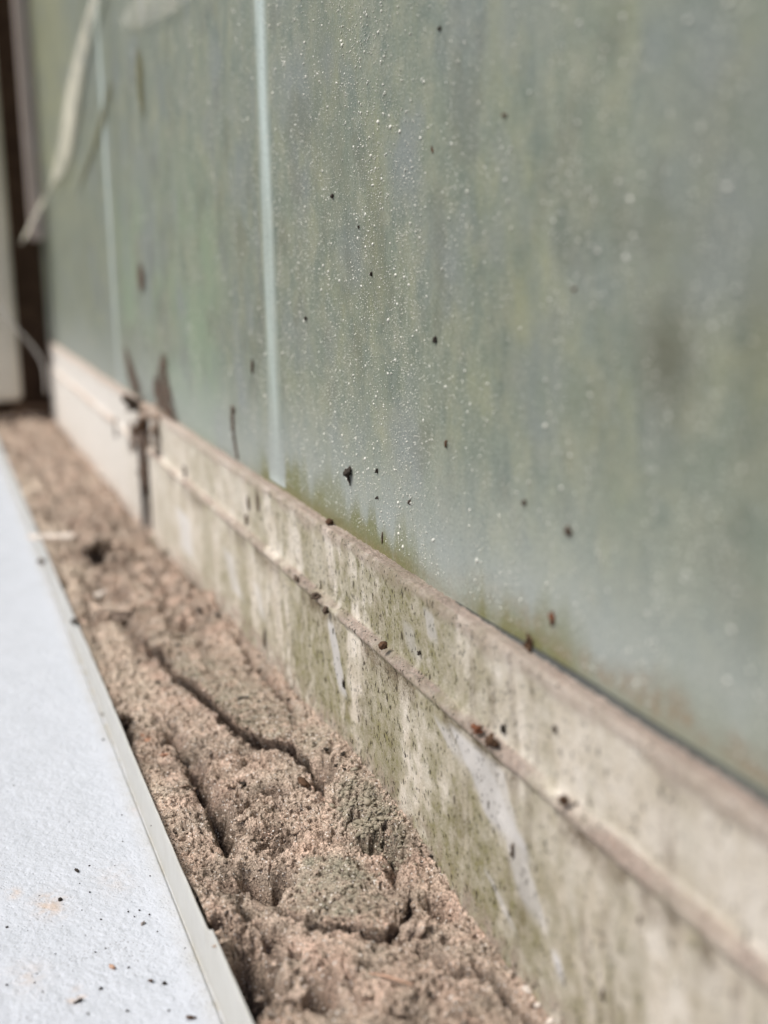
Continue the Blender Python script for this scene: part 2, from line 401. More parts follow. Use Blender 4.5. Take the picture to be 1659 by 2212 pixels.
    for px, py, a, b, k in ((560, 1720, 16, 3.0, 1), (600, 1800, 9, 3.0, 1), (480, 1790, 7, 2.2, .8), (560, 1900, 5, 3.5, 1.2), (530, 2060, 9, 3.2, 1.2), (700, 1690, 3, 1.6, 1.2),
                            (800, 1800, 8, 2.2, 1), (370, 1590, 10, 2.5, .9), (270, 1560, 8, 1.5, 1), (700, 2130, 5, 2.5, .7), (900, 1975, 4, 2.0, .9), (450, 1650, 12, 2.0, .6),
                            (430, 1300, 22, 4, .7), (250, 1300, 25, 4, 1.0), (200, 1180, 30, 5, 1.0), (470, 1980, 6, 1.6, .8), (950, 2190, 6, 3, .5)):
        c = on_z(px, py, 0); crum = np.maximum(crum, k * np.exp(-(((X + wx - c[0]) / a) ** 2 + ((Y + wy - c[1]) / b) ** 2)))
    sm2 = np.maximum(smooth, 1 - np.clip(crum * 1.3 + 0.12, 0, 1))
    smooth = np.clip(sm2, 0, 1)
    # broken plates: each cell tilts its own way, with open seams
    f1, f2, idv = worley(X / 5.5 + 0.5 * wx, Y / 3.6 + 0.5 * wy, 63)
    g1, g2, gd = worley(X / 2.3 + 0.5 * wx, Y / 1.7 + 0.5 * wy, 67)
    pl_m = (1 - 0.8 * smooth)
    z = z + pl_m * ((idv - 0.5) * 0.8 * (1 + 0.7 * farr)) * sst(0.0, 0.14, f2 - f1) + pl_m * (gd - 0.5) * 0.32 * sst(0, 0.16, g2 - g1)
    seam = gauss(f2 - f1, 0.06) * sst(0.45, 0.75, vnoise(X / 4, Y / 4, 71)) * (1 - 0.6 * smooth)
    seam2 = gauss(g2 - g1, 0.08) * sst(0.4, 0.8, vnoise(X / 3, Y / 3, 73)) * pl_m
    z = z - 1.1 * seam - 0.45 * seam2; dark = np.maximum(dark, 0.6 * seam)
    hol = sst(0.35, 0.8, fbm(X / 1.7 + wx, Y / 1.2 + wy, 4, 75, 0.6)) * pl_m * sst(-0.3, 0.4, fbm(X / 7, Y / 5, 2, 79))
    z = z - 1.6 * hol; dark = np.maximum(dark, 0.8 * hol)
    hol2 = farr * sst(0.2, 0.7, fbm(X / 9 + wx, Y / 2.2 + wy, 3, 85))
    z = z - 1.7 * hol2 + 0.7 * farr * fbm(X / 7, Y / 2.4, 3, 87); dark = np.maximum(dark, 0.5 * hol2)
    dark_patch = sst(0.15, 0.6, fbm(X / 4.5 + 0.3 * wx, Y / 3 + 0.3 * wy, 4, 95, 0.6)) * (1 - 0.75 * smooth); dark = np.maximum(dark, 0.75 * dark_patch); z = z - 0.5 * dark_patch  # random hollows tinted darker
    rough = 1 - 0.72 * smooth
    rough = np.clip(rough + 0.3 * crumbly, 0.25, 1.3)
    rmask = 0.55 + 0.7 * sst(-0.15, 0.5, fbm(X / 5 + 9, Y / 4, 3, 61))
    f1, f2, _ = worley(Xw / 1.25, Yw / 1.0, 3)
    z = z + rough * rmask * 0.62 * (0.5 - f1)
    f1, f2, _ = worley(X / 0.62 + wx, Y / 0.52 + wy, 13)
    z = z + (0.30 + rough * rmask) * 0.24 * (0.5 - f1)
    z = z + 0.19 * (0.35 + rough) * fbm(X / 0.9, Y / 0.9, 4, 41, 0.62)
    f1, f2, _ = worley(X / 0.27, Y / 0.25, 23)
    z = z + 0.07 * (0.5 - f1)
    # scattered pores
    f1, f2, idv = worley(Xw / 1.9, Yw / 1.5, 33)
    pm = (idv > 0.5) * gauss(f1, 0.10 + 0.22 * (idv - 0.5))
    z = z - 0.7 * pm; dark = np.maximum(dark, 0.9 * pm)
    f1, f2, idv = worley(X / 0.95, Y / 0.6, 43)
    dark = np.maximum(dark, 0.75 * (idv > 0.80) * sst(0.3, 0.16, f1) * (0.3 + green))
    f1, f2, idv = worley(X / 0.8 + 0.6 * wx, Y / 0.7 + 0.6 * wy, 47)
    pm = (idv > 0.6) * sst(0.38, 0.2, f1); z = z - 0.4 * pm; dark = np.maximum(dark, 0.9 * pm * (0.35 + 0.65 * sst(-0.2, 0.4, fbm(X / 4, Y / 3, 2, 49))))
    # long seams running with the frame in the far part
    ls = sst(0.15, 0.6, fbm(X / 22, Y / 1.5 + 0.4 * wx, 4, 91)) * sst(150, 210, X)
    z = z - 0.9 * ls; dark = np.maximum(dark, 0.6 * ls)
    pale = sst(15, 19, v) * sst(150, 185, X) * sst(420, 300, X) * (0.55 + 0.8 * fbm(X / 9, Y / 4, 3, 70))
    c2 = on_z(345, 1700, 0); pale = np.maximum(pale, 0.8 * gauss(np.hypot((X - c2[0]) / 3.5, Y - c2[1]), 1.2))
    z = z + 0.3 * np.clip(pale, 0, 1)
    # keep it under the flange top at its left edge
    z = z + sst(22.3, 24.3, v) * (-0.25 - 0.5 * z)
    green = np.clip(green, 0, 1) + 0.25 * sst(0.1, 0.8, fbm(X / 6, Y / 4, 3, 80)); green *= sst(500, 300, X) * 0.6 + 0.4
    return dX, dY, z, np.clip(dark, 0, 1), np.clip(green, 0, 1), np.clip(pale, 0, 1)

us = geomspace_rows(62, XEND + 6, 1 / 1050.0); vs = np.linspace(YF - 0.9, YL - 0.05, 300)
GX, GY = np.meshgrid(us, vs, indexing='ij')
dX, dY, Z, dk, gr, pa = soil_height(GX, GY)
gb = np.minimum(np.maximum(GY + dY, YF - 0.9), YL - 0.24 - 0.45 * sst(118, 112, GX))
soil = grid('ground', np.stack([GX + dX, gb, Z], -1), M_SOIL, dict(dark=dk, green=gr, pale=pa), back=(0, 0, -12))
tag(soil, 'crumbling pinkish sandy mortar bed between the white sill and the cream frame', 'mortar', kind='structure')
SOILZ = Z
def soil_z(x, y):
    i = int(np.clip(np.searchsorted(us, x), 1, len(us) - 1)); j = int(np.clip(np.searchsorted(vs, y), 1, len(vs) - 1)); return float(SOILZ[i, j])
def on_soil(px, py):
    p = on_z(px, py, 0)
    for _ in range(3): p = on_z(px, py, soil_z(p[0], p[1]))
    return p

# loose crumbs, one uncountable mass
def ico(sub=1):
    import bmesh
    bm = bmesh.new(); bmesh.ops.create_icosphere(bm, subdivisions=sub, radius=1.0)
    v = np.array([x.co[:] for x in bm.verts]); f = np.array([[q.index for q in p.verts] for p in bm.faces]); bm.free(); return v, f
ICV, ICF = ico(1); ICV2, ICF2 = ico(2); ICV3, ICF3 = ico(3)
def blobs(name, cen, rad, mat, parent=None, flat=0.75, rough=0.35, nrm=None):
    n = len(cen); V = []; nv = len(ICV)
    rot = rng.normal(size=(n, 3, 3)); rot = np.linalg.qr(rot)[0]
    sc = rng.uniform(0.6, 1.25, (n, 1, 3))
    jit = 1 + rng.uniform(-rough, rough, (n, nv, 1))
    P = ICV[None] * jit * sc
    P = np.einsum('nij,nvj->nvi', rot, P) * rad[:, None, None]
    if nrm == 'y': P[:, :, 1] *= flat
    else: P[:, :, 2] *= flat
    P = P + cen[:, None, :]
    Fc = (ICF[None] + (np.arange(n) * nv)[:, None, None]).reshape(-1, 3)
    me = bpy.data.meshes.new(name); V = P.reshape(-1, 3) * MM
    me.vertices.add(len(V)); me.vertices.foreach_set('co', V.astype(np.float32).ravel())
    me.loops.add(Fc.size); me.loops.foreach_set('vertex_index', Fc.ravel().astype(np.int32))
    me.polygons.add(len(Fc)); me.polygons.foreach_set('loop_start', np.arange(len(Fc), dtype=np.int32) * 3); me.polygons.foreach_set('loop_total', np.full(len(Fc), 3, np.int32))
    me.update(calc_edges=True)
    return link_mesh(name, me, mat, parent)

n = 26000
cx = 70 * np.exp(rng.uniform(0, math.log(330 / 70), n)); cy = rng.uniform(YF + 0.2, YL - 0.5, n)
keep = rng.uniform(0, 1, n) < 0.15 + 0.85 * sst(-0.1, 0.5, fbm(cx / 5, cy / 4, 3, 61))
iu = np.clip(np.searchsorted(us, cx), 0, len(us) - 1); iv = np.clip(np.searchsorted(vs, cy), 0, len(vs) - 1)
keep &= (gr[iu, iv] < 0.6) | (rng.uniform(0, 1, n) < 0.25)
cx, cy, iu, iv = cx[keep], cy[keep], iu[keep], iv[keep]
rad = np.minimum(0.09 * np.exp(rng.normal(0, 0.45, len(cx))), 0.42)
rad = rad * np.interp(cx, [60, 200, 330], [1, 1.2, 2.2])
cen = np.stack([cx + dX[iu, iv], cy + dY[iu, iv], Z[iu, iv] + rad * 0.25], -1)
o = blobs('loose_crumbs', cen, rad, M_CRUMB, flat=0.8)
tag(o, 'fine loose sandy crumbs strewn over the pinkish mortar bed', 'crumbs', kind='stuff')
n = 900
cx = 108 + rng.normal(0, 6.5, n); cg = on_z(800, 1790, 0); cx = cg[0] + rng.normal(0, 4.5, n); cy = cg[1] + rng.normal(0, 1.3, n)
ok = (cy > YF + 0.3) & (cy < YL - 1); cx, cy = cx[ok], cy[ok]
iu = np.clip(np.searchsorted(us, cx), 0, len(us) - 1); iv = np.clip(np.searchsorted(vs, cy), 0, len(vs) - 1)
rad = np.minimum(0.13 * np.exp(rng.normal(0, 0.5, len(cx))), 0.5)
o = blobs('mossy_crumbs', np.stack([cx, cy, Z[iu, iv] + rad * 0.3], -1), rad, M_GREENCR, rough=0.6, flat=0.6)
tag(o, 'grey green mossy crumbs heaped at the right end of the long slab', 'crumbs', kind='stuff')

# ------------------------------------------------------------ cream frame
PROF = [(-43.1, -4), (-43.1, 17.6), (-42.95, 18.0), (-42.8, 18.25), (-42.8, 18.6), (-43.1, 18.85), (-43.65, 19.2), (-43.75, 20), (-43.45, 27.5), (-43.55, 27.85), (-43.8, 27.98), (-45.3, 27.95)]
def resample(prof, step):
    p = np.array(prof, float); seg = np.linalg.norm(np.diff(p, axis=0), axis=1); cum = np.concatenate([[0], np.cumsum(seg)])
    t = np.linspace(0, cum[-1], int(cum[-1] / step)); return np.stack([np.interp(t, cum, p[:, k]) for k in (0, 1)], -1)
def frame_bar(x0, x1, k, step, root, drop=0.0):
    U = geomspace_rows(x0, x1, k); pr = resample(PROF, step)
    X = np.repeat(U[:, None], len(pr), 1); Yp = np.repeat(pr[None, :, 0], len(U), 0); Zp = np.repeat(pr[None, :, 1], len(U), 0)
    arc = np.repeat(np.arange(len(pr))[None] * step, len(U), 0)
    zt = Zp
    topm = sst(27.5, 27.85, zt) * sst(-43.55, -43.8, Yp)
    bead = sst(18.0, 18.5, zt) * sst(19.6, 19.0, zt)
    n1 = fbm(X / 6, arc / 3, 4, 101); n2 = fbm(X / 1.3, arc / 1.3, 4, 111)
    sand = topm * (0.9 + 0.3 * n1) + bead * np.clip(0.55 + 0.8 * n1, 0, 1)
    sand = sand + sst(3.5, 0.3, zt - (base_at_frame(X) + 0.6)) * np.clip(0.5 + n2, 0, 1) * 0.8
    # sand spilling down the upper face in the near part
    sand = np.maximum(sand, 0.5 * sst(26.0, 27.6, zt + 0.8 * n1) )
    # algae cover
    ax_ = np.interp(X, [55, 90, 104, 118, 132, 141, 143, 160, 200, 260, 500], [.10, .25, .5, .85, 1, 1, .35, .5, .35, .15, .05])
    axl = np.interp(X, [55, 72, 90, 105, 125, 150, 175, 215, 260, 500], [.35, .45, .6, .9, 1, .95, .6, .4, .2, .05])
    up = sst(18.6, 19.2, zt)
    algae = (axl * (1 - up) + ax_ * up) * np.clip(0.75 + 0.9 * fbm(X / 5, arc / 14, 4, 121) + 0.35 * n2, 0, 1.2)
    algae = np.clip(algae * 1.5 - 0.12, 0, 1.2); algae *= np.clip(0.65 + 0.35 * (sst(15, 5, zt) + up), 0, 1)
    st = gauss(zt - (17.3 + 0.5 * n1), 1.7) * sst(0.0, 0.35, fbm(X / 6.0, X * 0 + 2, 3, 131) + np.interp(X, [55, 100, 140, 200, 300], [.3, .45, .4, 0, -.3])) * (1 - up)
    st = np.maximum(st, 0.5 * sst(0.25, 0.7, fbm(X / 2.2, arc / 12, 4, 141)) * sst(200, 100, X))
    clean = np.zeros(X.shape)
    def streak(pxa, pya, pxb, pyb, wmm, a=1.0, soft=0.25):
        p, q = on_y(pxa, pya, YF), on_y(pxb, pyb, YF); nonlocal clean
        t = np.clip((zt - p[2]) / (q[2] - p[2]), 0, 1); xc = p[0] + (q[0] - p[0]) * t
        inz = sst(max(p[2], q[2]) + 0.5, max(p[2], q[2]) - 0.5, zt) * sst(min(p[2], q[2]) - 0.6, min(p[2], q[2]) + 0.9, zt)
        e = np.abs(X - xc + 0.35 * wmm * n1 + 0.15 * n2) / wmm
        clean = np.maximum(clean, a * inz * sst(1 + soft, 1 - soft, e))
    streak(722, 1345, 748, 1500, 1.5, .9)
    streak(1010, 1590, 1120, 1830, 4.6, .95)
    streak(1070, 1640, 1170, 1990, 2.2, .7)
    streak(960, 1560, 1000, 1640, 2.0, .7)
    streak(1213, 2060, 1222, 2120, .8, 1)
    streak(497, 1190, 520, 1290, 3.5, .6, .5)
    streak(398, 1105, 410, 1200, 6, .8, .5)
    streak(925, 1320, 935, 1390, 1.3, .6)
    streak(560, 1260, 575, 1340, 2.0, .5, .5)
    streak(880, 1350, 890, 1420, 1.5, .5, .5)
    streak(1060, 1880, 1120, 2010, 1.0, .6, .4)
    clean = np.maximum(clean, sst(235, 330, X) * 0.6 * (1 - topm))
    speck = np.clip(np.interp(X, [55, 100, 130, 170, 220, 300], [.75, .85, 1, .9, .6, .3]), 0, 1) * (1 - topm)
    clean = clean * (1 - np.clip(sand, 0, 1))
    disp = np.clip(sand, 0, 1) * (0.14 + 0.16 * fbm(X / 0.6, arc / 0.6, 4, 151, 0.65)) + 0.02 * algae * fbm(X / 0.4, arc / 0.4, 3, 161)
    # push out along the profile normal
    dyd = np.gradient(pr[:, 0]); dzd = np.gradient(pr[:, 1]); L = np.hypot(dyd, dzd); ny, nz = dzd / L, -dyd / L
    wav = 0.18 * fbm(X / 40, X * 0, 2, 171)
    P = np.stack([X, Yp + ny[None] * disp, Zp + nz[None] * disp - drop + wav * sst(10, 28, Zp)], -1)
    o = grid('frame_rail', P, M_FRAME, dict(algae=np.clip(algae, 0, 1), sand=np.clip(sand, 0, 1), clean=np.clip(clean, 0, 1), stain=np.clip(st, 0, 1), speck=speck), back=(0, -2.6, 0), flip=True)
    return o
gap_f = on_y(294, 862, YF)[0]; gap_n = on_y(319, 885, YF)[0]
near = frame_bar(52, gap_n, 1 / 900.0, 0.11, None)
tag(near, 'long near length of cream ridged frame stained with green algae and sand', 'frame rail', 'cream frame lengths below the clouded panel')
far = frame_bar(gap_f, XEND - 4, 1 / 500.0, 0.25, None, 0.3)
tag(far, 'short far length of cleaner cream frame ending in the dark corner', 'frame rail', 'cream frame lengths below the clouded panel')

# ------------------------------------------------------------ clouded panel
proot = empty('glazing_panel', (280, YG - 3, 26), 'tall clouded grey green panel with pale vertical ribs standing behind the cream frame', 'panel')
U = geomspace_rows(50, XEND + 14, 1 / 500.0); W = np.concatenate([np.linspace(26.5, 45, 90), np.linspace(45, 210, 330)[1:]])
X, Zg = np.meshgrid(U, W, indexing='ij'); hh = Zg - 28
yel = np.clip(0.05 + 0.75 * fbm(X / 7, Zg / 7, 4, 201) + 0.5 * fbm(X / 2.6, Zg / 4, 4, 211), 0, 1) * 0.9
yel *= np.interp(X, [55, 90, 120, 150, 200, 300, 380], [.9, .9, .8, .6, .7, .6, .5])
# yellow-green foliage tint near the far top
yel = np.maximum(yel, 1.0 * sst(345, 400, X + 8 * fbm(X / 20, Zg / 20, 2, 3)) * sst(60, 95, Zg))
leaf = 0.75 * sst(190, 215, X) * sst(330, 290, X) * sst(60, 25, hh) * np.clip(0.6 + fbm(X / 25, Zg / 12, 3, 215), 0, 1)
grey = np.clip(0.9 * fbm(X / 9, Zg / 10, 4, 221), 0, 1)
blotch = 0.35 * sst(0.1, 0.8, fbm(X / 6, Zg / 7, 4, 223))
def dab(px, py, a, b, s):
    global blotch
    c = on_y(px, py, YG); blotch = np.maximum(blotch, s * np.exp(-(((X - c[0]) / a) ** 2 + ((Zg - c[2]) / b) ** 2)))
dab(1440, 770, 3.6, 4.2, .95); dab(1640, 720, 3, 5, .5); dab(1500, 500, 5, 3, .25); dab(1640, 900, 2.5, 5, .3); dab(1290, 900, 4, 4, .2)
dab(1560, 260, 4, 6, .25); dab(300, 610, 3, 6, .35); dab(300, 150, 3, 12, .3); dab(700, 180, 8, 14, .22); dab(1100, 700, 4, 8, .15)
dab(1110, 1310, 1.8, 2.4, .3); dab(180, 560, 14, 22, .15); dab(240, 100, 5, 30, .25)
pale = gauss(hh - 2 + 1.5 * fbm(X / 12, X * 0, 3, 231), 9) * 0.75 * np.interp(X, [55, 80, 140, 300, 500], [1.1, 1.05, .8, .7, .6])
alg_x = np.clip(0.55 + 0.9 * fbm(X / 7, X * 0 + 5, 3, 241), 0.55, 1) * np.interp(X, [55, 100, 106, 112, 118, 150, 172, 185, 240], [.55, .8, .15, .3, 1.2, 1.2, 1.0, .1, 0])
algh = 3.2 + 2.6 * fbm(X / 3.0, X * 0, 4, 251)
alg = alg_x * (0.95 * sst(algh + 2.6, algh - 2.0, hh) + 0.5 * sst(3.5, .5, hh))
brown = np.interp(X, [55, 64, 78, 90, 110], [1, .9, .8, .5, 0]) * sst(4.5, 1.5, hh + 1.4 * fbm(X / 4, Zg / 4, 3, 261)) * sst(0.8, 1.6, hh)
brown = np.maximum(brown, 0.35 * sst(1.6, .6, hh + .5 * fbm(X / 1.5, X * 0, 3, 271)) * sst(180, 150, X) * sst(100, 112, X))
brown = np.maximum(brown, 0.22 * sst(3.2, .8, hh + 1.2 * fbm(X / 2.5, X * 0, 3, 273)) * sst(190, 165, X))
Yp = np.full(X.shape, YG) + 0.05 * fbm(X / 6, Zg / 25, 3, 281)
sheet = grid('sheet', np.stack([X, Yp, Zg], -1), M_PANEL, dict(yellow=yel, grey=grey, blotch=blotch, pale=np.clip(pale, 0, 1), algae=np.clip(alg, 0, 1), brown=np.clip(brown, 0, 1), leaf=np.clip(leaf, 0, 1)), back=(0, -6, 0))
reparent(sheet, proot)
for px, py, wd in ((592, 850, 9.5), (257, 800, 10.5)):
    xc = on_y(px, py, YG)[0]; a = np.linspace(-1, 1, 41); zz = np.linspace(28.6, 209, 120)
    A_, Z_ = np.meshgrid(a, zz, indexing='ij')
    P = np.stack([xc + A_ * wd / 2 + 0.1 * fbm(Z_ / 9, Z_ * 0, 2, 5), YG + 0.09 - 0.12 * np.abs(A_) ** 4, Z_], -1)
    pk = np.clip(0.75 + 0.35 * fbm(Z_ / 20, A_ * 2, 3, 6), 0, 1) * np.interp(Z_, [28, 34, 60], [.45, .8, 1])
    reparent(grid('rib', P, M_PANEL, dict(rib=sst(0.9, 0.1, np.abs(A_)) * pk, pale=0.75 * gauss(Z_ - 30, 9)), back=(0, -0.6, 0), flip=False), proot)
# lime specks and dried drops on the sheet
n = 260000
sx = 58 * np.exp(rng.uniform(0, math.log(300 / 58), n)); sz = rng.uniform(29.5, 150, n)
d = fbm(sx / 5, sz / 22, 4, 301) + 0.6 * fbm(sx / 1.6, sz / 3, 3, 311) + 0.75 * (sst(180, 160, sx) * sst(100, 125, sx)) - 0.15
keep = rng.uniform(0, 1, n) < sst(-0.9, 1.3, d); sx, sz = sx[keep], sz[keep]
rad = np.minimum(0.030 * np.exp(rng.normal(0, 0.62, len(sx))), 0.20) * np.interp(sx, [60, 110, 300], [1.0, 1.0, 1.5])
gz = np.linspace(0, 1, 2)
UG = np.linspace(51, 106, 60); VG = np.linspace(26.6, 28.75, 12)
gX, gZ = np.meshgrid(UG, VG, indexing='ij'); gt = 28.2 + 0.5 * sst(106, 80, gX)
reparent(grid('gap_shadow_strip', np.stack([gX, np.full(gX.shape, YG + 0.10), 26.6 + (gZ - 26.6) / 2.15 * (gt - 26.6)], -1), M_SLATE, back=(0, -0.3, 0)), proot)  # dark strip painting in the shadowed gap between ledge and panel
o = blobs('lime_specks', np.stack([sx, np.full(len(sx), YG + 0.03), sz], -1), rad, M_SPECK, flat=0.7, nrm='y')
reparent(o, proot); tag(o, kind='stuff')

# ------------------------------------------------------------ white sill with its flange
sroot = empty('white_sill', (200, -5, -5), 'white stippled sill with a thin upright edge along the crumbling mortar', 'sill')
ZB = -4.7
U = geomspace_rows(66, 520, 1 / 850.0); W = np.linspace(YL, 34, 330); W = YL + (34 - YL) * (np.linspace(0, 1, 330) ** 1.25)
X, Y = np.meshgrid(U, W, indexing='ij'); e = Y - YL
zz = ZB + 0.05 * fbm(X / 5, Y / 5, 3, 401) + 0.055 * fbm(X / 0.85, Y / 0.7, 3, 411, 0.6)
f1, f2, idv = worley(X / 0.9, Y / 0.75, 7); zz -= 0.07 * (idv > 0.55) * gauss(f1, 0.16)
flat = sst(3.2, 1.3, e); zz = zz * (1 - flat) + (ZB) * flat
zz -= 0.35 * gauss(e - 0.25, 0.16); zz += 0.25 * gauss(e, 0.1) * 0
rust = np.zeros(X.shape)
for px, py, a, s in ((105, 1955, 1.5, .8), (165, 2155, .7, .8), (60, 2110, 1.6, .4), (300, 1750, .9, .35), (250, 1900, 2, .25), (30, 1930, .8, .6)):
    c = on_z(px, py, ZB); rust = np.maximum(rust, s * gauss(np.hypot((X - c[0]) / 1.6, Y - c[1]) + .3 * fbm(X, Y, 3, 421), a))
near_a = np.clip(sst(230, 150, X) * (0.5 + sst(150, 100, X)), 0, 1)
edge = np.clip(0.55 * sst(2.6, 0.4, e) + 1.2 * gauss(e - 0.25, 0.18), 0, 1)
reparent(grid('sill_board', np.stack([X, Y, zz], -1), M_BOARD, dict(rust=rust, near=near_a, edge=edge), back=(0, 0, -6)), sroot)
xn = on_z(444, 2010, 0)[0]
U = geomspace_rows(66, 520, 1 / 700.0); top = 0.28
pr = np.array([(0.10, ZB - 1), (0.08, ZB + 0.3), (0.03, -1.0), (0.0, top - 0.15), (-0.05, top - 0.03), (-0.13, top), (-0.21, top - 0.04), (-0.25, top - 0.2), (-0.25, ZB - 1)])
X = np.repeat(U[:, None], len(pr), 1); w_ = 0.12 * fbm(X / 30, X * 0, 3, 431) + 0.03 * fbm(X / 2.5, X * 0, 3, 433)
lean = -0.38 * sst(xn + 0.5, xn - 0.5, X) * np.clip((pr[None, :, 1] - ZB) / -ZB, 0, 1)
nick = -0.3 * gauss(X - xn, 0.35) * (pr[None, :, 1] > -1.1)
P = np.stack([X, YL + pr[None, :, 0] + w_ + lean, pr[None, :, 1] + 0.5 * w_ + nick + 0.03 * fbm(X / 1.5, X * 0, 3, 441) * (pr[None, :, 1] > -1.1)], -1)
reparent(grid('flange', P, M_LIP, back=(0, 0.0001, -0.5)), sroot)

# ------------------------------------------------------------ far corner
def boxmesh(name, x0, x1, y0, y1, z0, z1, mat, root=None, bev=0.6, seg=3):
    import bmesh
    bm = bmesh.new(); bmesh.ops.create_cube(bm, size=1)
    for v in bm.verts:
        v.co = Vector(((x0 + x1) / 2 + v.co.x * (x1 - x0), (y0 + y1) / 2 + v.co.y * (y1 - y0), (z0 + z1) / 2 + v.co.z * (z1 - z0))) * MM
    if bev: bmesh.ops.bevel(bm, geom=bm.edges[:], offset=bev * MM, segments=seg, affect='EDGES', profile=0.6)
    me = bpy.data.meshes.new(name); bm.to_mesh(me); bm.free()
    me.polygons.foreach_set('use_smooth', [True] * len(me.polygons))
    o = link_mesh(name, me, mat)
    return reparent(o, root) if root else o
pr_ = on_x(48, 840, 485); ptop = 260
b0 = on_x(20, 868, 485)[2]
post = boxmesh('corner_post', 485, 497, pr_[1], pr_[1] + 26, b0, ptop, M_POST, None, 3.0, 5)
tag(post, 'beige grey upright post with rounded foot in the far left corner', 'post')
cor = empty('corner_recess', (512, -44, 0), 'dark recessed corner of upright bars behind the far end of the frame', 'corner frame')
boxmesh('back_board', 515, 521, -62, 20, -8, ptop, M_DARK, cor, 0.5)
p1 = on_x(44, 300, 500); p2 = on_x(86, 300, 500); zb = on_x(80, 520, 500)[2]
boxmesh('bar', 500, 506, p2[1] + 0.3, p1[1] - 1.2, zb, ptop, M_PINKBAR, cor, 1.0)
boxmesh('bar', 503, 509, p2[1] - 7, p2[1] - 0.3, zb + 10, ptop, M_SLATE, cor, 0.8)
boxmesh('foot_block', 501, 514, -60, -30, -8, 2.0, M_DARK, cor, 0.6)
# close the visible side of the recess
boxmesh('side_board', XEND - 3, 514, -47.5, YG + 0.6, -8, 26.4, M_DARK, cor, 0.3)

def tube(name, pts, rads, mat, nseg=10, flat=1.0, axis=None, jt=.06):
    """smooth tapered tube through points (mm)"""
    pts = np.array(pts, float); k = len(pts); t = np.arange(k); tt = np.linspace(0, k - 1, (k - 1) * 8 + 1)
    def cr(a):
        out = []
        for u in tt:
            i = min(int(u), k - 2); f = u - i
            p0, p1, p2, p3 = a[max(i - 1, 0)], a[i], a[i + 1], a[min(i + 2, k - 1)]
            out.append(0.5 * (2 * p1 + (p2 - p0) * f + (2 * p0 - 5 * p1 + 4 * p2 - p3) * f * f + (3 * p1 - p0 - 3 * p2 + p3) * f ** 3))
        return np.array(out)
    C = cr(pts); Rr = np.interp(tt, t, rads)
    T = np.gradient(C, axis=0); T /= np.linalg.norm(T, axis=1)[:, None]
    ref = np.array(axis if axis is not None else [0.3, 0.2, 0.9]); V = []; Fc = []
    for i in range(len(C)):
        n1 = np.cross(T[i], ref); n1 /= np.linalg.norm(n1); n2 = np.cross(n1, T[i])
        for s in range(nseg):
            a = 2 * math.pi * s / nseg; jit = 1 + random.uniform(-jt, jt)
            V.append(C[i] + Rr[i] * jit * (math.cos(a) * n1 + math.sin(a) * n2 * flat))
    for i in range(len(C) - 1):
        for s in range(nseg):
            s2 = (s + 1) % nseg; Fc.append((i * nseg + s, i * nseg + s2, (i + 1) * nseg + s2, (i + 1) * nseg + s))
    Fc.append(tuple(range(nseg))[::-1]); Fc.append(tuple((len(C) - 1) * nseg + s for s in range(nseg)))
    return raw(name, V, Fc, mat)
def veil_mat(name, col, col2, amax, ns, lo, hi):
    m = Mat(name, 0.8, 0.1)
    c = m.mix(m.ramp(m.noise(ns * 2, 4), 0.3, 0.7), col, col2)
    a = m.math('MULTIPLY', m.attr('cover'), m.ramp(m.noise(ns, 5, 0.7), lo, hi, 0.0, amax), True)
    m.put(m.b.inputs['Alpha'], a); return m.done(c)
M_FILM2 = veil_mat('cobweb_film', (0.82, 0.80, 0.70), (0.74, 0.72, 0.58), 0.75, 60, 0.2, 0.6)
M_WISP = veil_mat('cobweb_wisp', (0.80, 0.80, 0.74), (0.74, 0.72, 0.62), 0.3, 90, 0.1, 0.6)
M_SMEAR = veil_mat('grime_smear', (0.07, 0.05, 0.04), (0.17, 0.12, 0.09), 1.0, 620, 0.40, 0.48)
M_OLIVE = veil_mat('olive_smear', (0.14, 0.14, 0.07), (0.2, 0.19, 0.1), 0.6, 120, 0.3, 0.5)
def ribbon(name, pts, wid, mat, label, cat, dirv=(1, 0, 0), bulge=0.3, group=None):
    pts = np.array(pts, float); k = len(pts); n_ = (k - 1) * 14 + 1; t = np.linspace(0, k - 1, n_)
    C = np.stack([np.interp(t, np.arange(k), pts[:, c]) for c in range(3)], -1)
    ker = np.hanning(13); ker /= ker.sum()
    for c in range(3):
        pd = np.pad(C[:, c], 6, mode='reflect', reflect_type='odd'); C[:, c] = np.convolve(pd, ker, 'valid')
    W_ = np.interp(t, np.arange(k), wid); a = np.linspace(-1, 1, 17)
    dv = np.array(dirv, float)
    P = C[:, None, :] + a[None, :, None] * W_[:, None, None] * dv
    P[:, :, 1] += bulge * (1 - a[None] ** 2)
    cov = (1 - np.abs(a[None]) ** 1.6) * np.minimum(1, np.minimum(t, k - 1 - t) * 1.6)[:, None]
    o = grid(name, P, mat, dict(cover=np.clip(cov * 1.4, 0, 1))); return tag(o, label, cat, group)
fp = [on_y(a, b, YG + 1.8) for a, b in ((226, -60), (203, 10), (180, 90), (160, 180), (150, 260), (136, 340), (122, 390))] + [on_x(a, b, 478) for a, b in ((92, 435), (60, 500), (45, 530))]
ribbon('torn_film', fp, [12, 13, 14, 16, 19, 20, 17, 11, 7, 4], M_FILM2, 'pale sheer strip of cobwebby film hanging across the far top corner', 'film strip', (1, 0.05, 0), 0.4)
ribbon('cobweb_wisp', [on_y(a, b, YG + 1.2) for a, b in ((255, 55), (300, 25), (345, 8), (420, -25))], [3, 7, 6, 3], M_WISP, 'faint pale cobweb wisp at the top edge right of the farther rib', 'cobweb', (0.8, 0, 0.6), 0.0)
